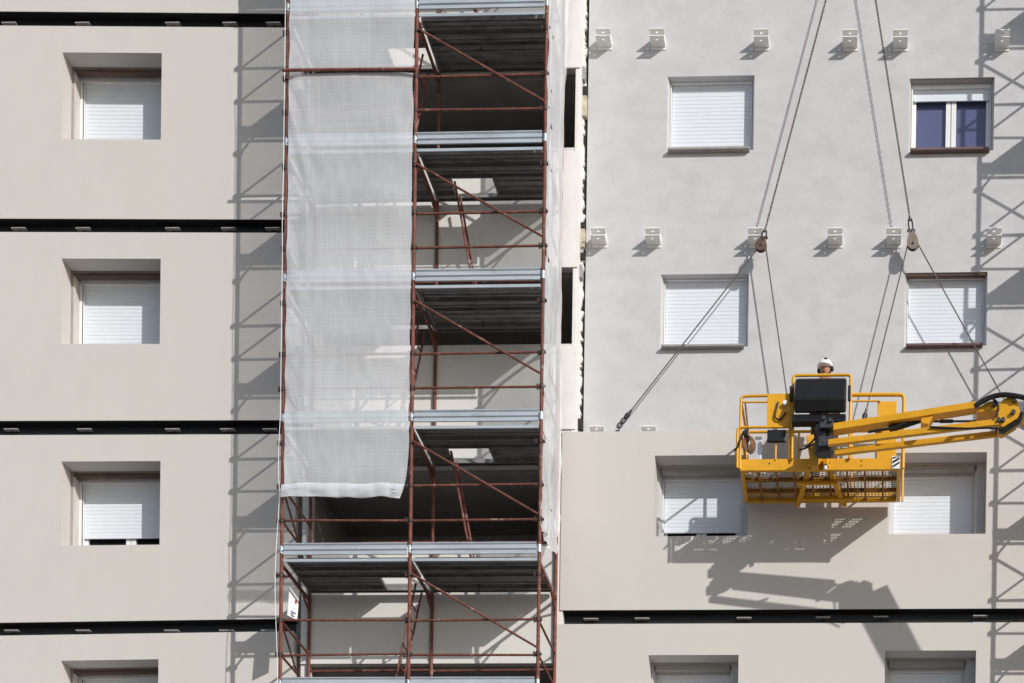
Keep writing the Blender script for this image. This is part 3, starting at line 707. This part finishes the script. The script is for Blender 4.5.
# support arms under the floor and the mast that carries the basket
for (u0, u1) in ((811, 797.5), (825, 845)):
    a = U(u0, 461, BF - .08); b = U(u1, 503, BR - .02); b.z = Z0 - .03
    MB().bar(a, b, .065, .08).build('support_arm', 'yellow', base, bevel=.004)
MB().bar(U(810, 437, BF - .12), U(815, 468, BF - .10), .10, .12, (0, 1, 0)).build('mast', 'yellow', base, bevel=.006)
MB().bar((xf(800), BR - .2, Z0 - .035), (xf(852), BR - .2, Z0 - .035), .05, .05).build('cross_bar', 'yellow', base)
MB().bar((xf(798), BF + .28, Z0 - .035), (xf(838), BF + .28, Z0 - .035), .04, .04).build('cross_bar', 'yellow', base)
YJ0, YJ1 = -2.07, -1.80
YAW = .42 / 187
mb = MB(); c = U(824, 440, -1.84)
mb.lathe([(.10, -.20), (.13, -.17), (.13, -.05), (.09, -.03), (.09, .08), (.12, .10), (.12, .17), (.07, .20)], c, 'z', 18)
mb.cbox(c + Vector((-.02, .16, .02)), (.16, .30, .20)); mb.cbox(c + Vector((.04, -.10, .13)), (.18, .12, .10)); mb.cbox(c + Vector((.02, -.12, -.10)), (.16, .10, .12))
for dx_, dz_ in ((.0, .2), (.09, .17)): mb.lathe([(.028, -.17), (.028, .1)], c + Vector((dx_, -.02, dz_)), 'y', 8)
mb.build('rotator', 'dark_metal', base, smooth=True)
mb = MB(); random.seed(3)
for k in range(7):
    a = c + Vector((random.uniform(-.04, .1), random.uniform(-.05, .05), random.uniform(.0, .15))); b = Vector((xf(800 + 6 * k), BF - .06, zf(452 - 3 * k)))
    m_ = (a + b) / 2 + Vector((random.uniform(-.06, .04), .0, random.uniform(-.12, -.03)))
    mb.tube([a + (m_ - a) * t * (2 - t) * 1.0 if False else a * (1 - t) ** 2 + m_ * 2 * t * (1 - t) + b * t * t for t in [j / 8 for j in range(9)]], .013, 6)
mb.build('hose', 'rubber', base, smooth=True)
# jib: wide upper box beam, twin lower bars
def jb(name, pts, y0_, y1_, m_='yellow', bev=.006):
    poly = [U(u, v, y0_ - YAW * (u - 828)) for u, v in pts]; return MB().prism(poly, (0, y1_ - y0_, 0)).build(name, m_, base, bevel=bev)
jb('upper_beam', [(833, 423), (975, 401), (977, 407.5), (833, 430)], YJ0 + .03, YJ0 + .19)
jb('lower_bar', [(828, 439.2), (998, 418.3), (999, 424.4), (828, 444.8)], YJ0 - .03, YJ0 + .03)
jb('lower_bar', [(834.5, 448.8), (1002, 429.6), (1002.5, 434.8), (834.5, 454.6)], YJ1 - .03, YJ1 + .03)
jb('lug', [(921, 417), (934, 415), (928, 424), (921, 423)], YJ0 + .05, YJ1 - .05)
jb('link_arm', [(977, 407.8), (986, 403), (994, 400), (999, 403.5), (997, 410), (977, 412)], YJ0 + .02, YJ1 - .02)
jb('knuckle', [(998, 407), (1002, 400.5), (1006.5, 397.5), (1013, 397.5), (1017, 399.5), (1020, 411), (1017.5, 418), (1003, 427), (998, 424)], YJ0 - .01, YJ1 + .01)
jb('guard', [(999, 427), (1003, 428.5), (1018, 419), (1021, 410.5), (1024, 413), (1021, 420), (1004, 431.5), (999, 431)], YJ0 - .005, YJ0 + .07, 'plastic')
mb = MB()
for (u, v, r_) in ((1013, 413.5, .03), (1003, 421, .028), (994.5, 405, .026), (998.5, 421.5, .028), (1014, 402, .022)):
    mb.lathe([(r_, -.05), (r_, .3)], U(u, v, YJ0 - YAW * (u - 828)), 'y', 12)
mb.build('pins', 'dark_metal', base, smooth=True)
ym = (YJ0 + YJ1) / 2
mb = MB(); mb.tube([U(889, 429.5, ym - .14), U(924, 418, ym - .19)], .045, 12); mb.build('cylinder', 'rubber', base, smooth=True)
mb = MB(); mb.tube([U(924, 421.5, ym - .13), U(1000, 421, ym - .24)], .014, 8); mb.tube([U(940, 421.3, ym - .155), U(953, 421.2, ym - .175)], .024, 8); mb.build('cylinder_rod', 'dark_metal', base, smooth=True)
def hose(pts, r_, y): 
    P = [U(u, v, y - YAW * (u - 828)) for u, v in pts]; out = []
    for i in range(len(P) - 1):
        p0, p1, p2, p3 = P[max(i - 1, 0)], P[i], P[i + 1], P[min(i + 2, len(P) - 1)]
        for k in range(6):
            t = k / 6; out.append(.5 * ((2 * p1) + (p2 - p0) * t + (2 * p0 - 5 * p1 + 4 * p2 - p3) * t * t + (3 * p1 - p0 - 3 * p2 + p3) * t ** 3))
    MB().tube(out + [P[-1]], r_, 8).build('hose', 'rubber', base, smooth=True)
hose([(974.5, 406.5), (983, 401), (993, 396.5), (1004, 394.8), (1016, 396), (1030, 399.5), (1050, 408)], .032, YJ0 - .05)
hose([(992, 398.5), (997, 402), (998.5, 409), (996, 416.5)], .013, YJ0 - .06)
hose([(930, 427), (965, 428.5), (990, 428), (1004, 430)], .013, YJ0 - .05)
hose([(868, 432), (880, 430), (893, 428), (906, 422)], .017, YJ0 - .04)
mb = MB()
for k in range(3): mb.tube([U(1015, 421 + 2 * k, YJ0 - .25 + .06 * k), U(1050, 436 + 3 * k, YJ0 - .3 + .06 * k)], .012, 6)
mb.build('hose', 'alu', base, smooth=True)
# main boom: from the knuckle to the right and towards the camera, then down to the carrier on the ground
kn = U(1021, 419, ym - .36); d1 = Vector((1.46, -.98, -.22)); e1 = kn + d1 * 3.6
mb = MB(); mb.bar(kn + d1 * .06, kn + d1 * 2.0, .28, .34); mb.build('fly_boom', 'yellow', base, bevel=.01)
mb = MB(); mb.bar(kn + d1 * 1.9, e1, .34, .44); mb.build('main_boom', 'yellow', base, bevel=.01)
tur = Vector((e1.x + 2, e1.y - 1.4, 1.5))
mb = MB(); mb.bar(e1 + Vector((.1, -.1, .1)), tur, .42, .5, (1, 0, 0)); mb.build('riser_boom', 'yellow', base, bevel=.01)
mb = MB(); mb.box((tur.x - 1.4, tur.y - .9, .95), (tur.x + 1.4, tur.y + .9, 1.9)); mb.build('turret', 'yellow', base, bevel=.06)
mb = MB(); mb.box((tur.x - 1.6, tur.y - .8, .45), (tur.x + 1.6, tur.y + .8, .94)); mb.build('chassis', 'dark_metal', base, bevel=.04)
for sx_ in (-1.15, 1.15):
    for sy_ in (-1.0, .72):
        mb = MB(); mb.lathe([(.3, 0), (.48, .03), (.48, .25), (.3, .28)], (tur.x + sx_, tur.y + sy_, .485), 'y', 24); w = mb.build('wheel', 'rubber', base, smooth=True)

# ------------------------------------------------------------------ worker in the basket
def skinned(name, m_, parent, pts, edges, radii, sub=2):
    me = bpy.data.meshes.new(name); off = Vector(parent.location) if parent else Vector((0, 0, 0))
    import bmesh
    bm = bmesh.new(); sl = bm.verts.layers.skin.verify()
    vv = [bm.verts.new(Vector(p) - off) for p in pts]
    for a, b in edges: bm.edges.new((vv[a], vv[b]))
    for i, (v, r_) in enumerate(zip(vv, radii)): v[sl].radius = (r_, r_); v[sl].use_root = (i == 0)
    bm.to_mesh(me); bm.free(); o = bpy.data.objects.new(name, me); C.objects.link(o); me.materials.append(M[m_])
    sk = o.modifiers.new('skin', 'SKIN')
    s = o.modifiers.new('sub', 'SUBSURF'); s.levels = sub; s.render_levels = sub
    sk.use_smooth_shade = True
    if parent: o.parent = parent
    return o
zfl = Z0 + .077; hx = U(825.5, 370, -.92); py = -.92
T = U(824.5, 359.6, py).z                     # top of helmet
wp = thing('person', (hx.x, py, zfl), 'worker in a white helmet standing in the yellow basket behind the black console', 'person')
sc = (T - .03 - zfl) / 1.76
def B(x, y, z): return (hx.x + x * sc, py + y * sc, zfl + z * sc)
pts = [B(0, 0, .93), B(0, 0, 1.12), B(0, -.01, 1.32), B(0, 0, 1.44), B(0, -.01, 1.53), B(0, -.02, 1.60), B(0, -.02, 1.68),
       B(-.19, 0, 1.40), B(-.25, -.10, 1.16), B(-.17, -.30, 1.08), B(-.15, -.37, 1.07), B(.19, 0, 1.40), B(.25, -.10, 1.16), B(.17, -.30, 1.08), B(.15, -.37, 1.07),
       B(-.10, 0, .86), B(-.12, -.02, .48), B(-.12, .02, .09), B(-.13, -.12, .04), B(.10, 0, .86), B(.12, -.02, .48), B(.12, .02, .09), B(.13, -.12, .04)]
ed = [(0, 1), (1, 2), (2, 3), (3, 4), (4, 5), (5, 6), (3, 7), (7, 8), (8, 9), (9, 10), (3, 11), (11, 12), (12, 13), (13, 14), (0, 15), (15, 16), (16, 17), (17, 18), (0, 19), (19, 20), (20, 21), (21, 22)]
ra = [.13, .125, .15, .085, .06, .085, .08, .065, .047, .036, .03, .065, .047, .036, .03, .09, .062, .045, .04, .09, .062, .045, .04]
skinned('body', 'skin', wp, pts, ed, ra)
sh = [0, 1, 2, 3, 7, 8, 9, 11, 12, 13]; mp_ = {a: i for i, a in enumerate(sh)}
skinned('shirt', 'shirt', wp, [pts[i] for i in sh], [(mp_[a], mp_[b]) for a, b in ed if a in mp_ and b in mp_], [ra[i] + .022 for i in sh])
tr = [0, 15, 16, 17, 19, 20, 21]; mp_ = {a: i for i, a in enumerate(tr)}
skinned('trousers', 'trousers', wp, [pts[i] for i in tr], [(mp_[a], mp_[b]) for a, b in ed if a in mp_ and b in mp_], [ra[i] + .025 for i in tr])
mb = MB()
for sx_ in (-.125, .125): mb.cbox(B(sx_, -.05, .04), (.11, .28, .075)); mb.cbox(B(sx_, .03, .10), (.10, .12, .12))
mb.build('boots', 'boot', wp, bevel=.02)
# hands: palm and five curled fingers on the console edge
for sx_ in (-1, 1):
    mb = MB(); c = Vector(B(.15 * sx_, -.41, 1.065)); mb.cbox(c, (.075, .085, .028))
    for k, L in enumerate((.07, .078, .073, .058)):
        x = c.x + (-.028 + .019 * k) * 1.0
        mb.tube([(x, c.y - .035, c.z + .004), (x, c.y - .035 - L * .5, c.z + .002), (x, c.y - .035 - L * .78, c.z - .022), (x, c.y - .035 - L * .74, c.z - .042)], [.0095, .009, .008, .007], 8)
    mb.tube([(c.x - sx_ * .035, c.y + .02, c.z), (c.x - sx_ * .062, c.y - .01, c.z - .008), (c.x - sx_ * .062, c.y - .04, c.z - .02)], [.012, .0105, .008], 8)
    mb.build('hand', 'skin', wp, smooth=True, bevel=.006)
# face, hair, helmet
hc = Vector(B(0, -.02, 1.635)); fdir = Vector((-.25, -.95, -.1)).normalized(); sdir = fdir.cross(Vector((0, 0, 1))).normalized()
def ell(mb, c, rx, ry, rz, n=14, zmin=-1, zmax=1):
    prof = [t for t in [zmin + (zmax - zmin) * i / 9 for i in range(10)]]; o = len(mb.v)
    for t in prof:
        r_ = math.sqrt(max(0.0004, 1 - t * t))
        for j in range(n):
            a_ = 2 * math.pi * j / n; mb.v.append(c + sdir * (rx * r_ * math.cos(a_)) + fdir * (ry * r_ * math.sin(a_)) + Vector((0, 0, rz * t)))
    for i in range(9):
        for j in range(n): mb.f.append((o + i * n + j, o + i * n + (j + 1) % n, o + (i + 1) * n + (j + 1) % n, o + (i + 1) * n + j))
    mb.f.append(tuple(o + j for j in range(n))); mb.f.append(tuple(o + 9 * n + j for j in range(n)))
mb = MB(); ell(mb, hc, .074, .092, .115)
nb = hc + fdir * .088; mb.prism([nb + Vector((0, 0, .02)), nb - sdir * .014 + Vector((0, 0, -.02)), nb + sdir * .014 + Vector((0, 0, -.02))], fdir * .018)
for s_ in (-1, 1): ell(mb, hc + sdir * (.074 * s_) + Vector((0, 0, -.005)), .012, .022, .032)
mb.build('head', 'skin', wp, smooth=True)
mb = MB()
for s_ in (-1, 1): ell(mb, hc + fdir * .083 + sdir * (.03 * s_) + Vector((0, 0, .012)), .012, .006, .007, 8)
mb.build('eyes', 'black_ink', wp, smooth=True)
mb = MB(); ell(mb, hc + fdir * .082 + Vector((0, 0, -.055)), .024, .01, .006, 8); mb.build('mouth', 'block_rust', wp, smooth=True)
mb = MB(); ell(mb, hc - fdir * .018 + Vector((0, 0, .01)), .083, .088, .105, 14, -.55, .8); mb.build('hair', 'hair', wp, smooth=True)
mb = MB(); hb = hc + Vector((0, 0, .025)); ell(mb, hb, .103, .132, .122, 20, .0, .995)
ell(mb, hb + fdir * .03 + Vector((0, 0, -.003)), .105, .145, .02, 20)
for k in (-1, 0, 1): mb.tube([hb + sdir * .035 * k + fdir * (.115 * math.cos(a_)) + Vector((0, 0, .122 * math.sin(a_) * (1 - .1 * abs(k)))) for a_ in [.5 + 2.1 * j / 8 for j in range(9)]], .007, 6)
hm = mb.build('helmet', 'helmet', wp, smooth=True)
p = hb + fdir * .1 - sdir * .03 + Vector((0, 0, .075))
mb = MB(); ell(mb, p, .03, .012, .016, 8); mb.build('emblem', 'black_ink', hm, smooth=True)
mb = MB()
for s_ in (-1, 1):
    mb.tube([hb + sdir * .088 * s_, hc + sdir * .074 * s_ + fdir * .03 + Vector((0, 0, -.06)), hc + fdir * .07 + Vector((0, 0, -.118))], .008, 6)
    ell(mb, hb + sdir * (.098 * s_) + Vector((0, 0, -.03)), .022, .032, .04, 10)
mb.build('chin_strap', 'rubber', hm, smooth=True)

# the old left wing is not quite level: its courses settle towards the right end in the upper storeys
gz = [zmid(150, (t + b) / 2) for t, b in gapsL]; gk = [.027, .0175, .006, -.0106]; x0_ = U(150, 300, YP).x
def settle(z):
    i = 0
    while i < 2 and z < gz[i + 1]: i += 1
    f = (z - gz[i]) / (gz[i + 1] - gz[i]); return gk[i] + (gk[i + 1] - gk[i]) * max(-.9, min(1.9, f))
def world_off(o):
    q = o; off = Vector((0, 0, 0))
    while q: off += q.location; q = q.parent
    return off
for o in list(C.objects):
    r0 = o
    while r0.parent: r0 = r0.parent
    if o.type != 'MESH' or not (r0 is bld or r0.name.startswith('facade_panel')) or o.name.startswith('bracket'): continue
    off = world_off(o); xs_ = [v.co.x + off.x for v in o.data.vertices]
    if max(xs_) > xpl + .02: continue
    for v in o.data.vertices:
        z = v.co.z + off.z
        if 3 < z < ZT - .5: v.co.z -= settle(z) * (v.co.x + off.x - x0_)

# ------------------------------------------------------------------ light
el = math.atan2(SZ, math.hypot(SX, 1)); 
w = bpy.data.worlds.new('World'); scene.world = w; w.use_nodes = True
nt = w.node_tree; sky = nt.nodes.new('ShaderNodeTexSky'); sky.sky_type = 'NISHITA'; sky.sun_disc = False
sky.sun_elevation = el; sky.sun_rotation = math.atan2(SX, -1); sky.air_density = 1.0; sky.dust_density = 1.0
bg = nt.nodes['Background']; nt.links.new(sky.outputs[0], bg.inputs[0]); bg.inputs[1].default_value = .108
sd = bpy.data.lights.new('sun', 'SUN'); sd.energy = 3.52; sd.angle = R(.53); sd.color = (1, .97, .925)
so = bpy.data.objects.new('sun', sd); scene.collection.objects.link(so); so.location = (20, -30, 40)
so.rotation_euler = Vector((-SX, 1, -SZ)).to_track_quat('-Z', 'Y').to_euler()
vs = scene.view_settings; vs.view_transform = 'Standard'; vs.look = 'None'; vs.exposure = 0; vs.gamma = 1; vs.use_curve_mapping = False
scene.render.engine = 'CYCLES'; scene.cycles.max_bounces = 8; scene.cycles.transparent_max_bounces = 12
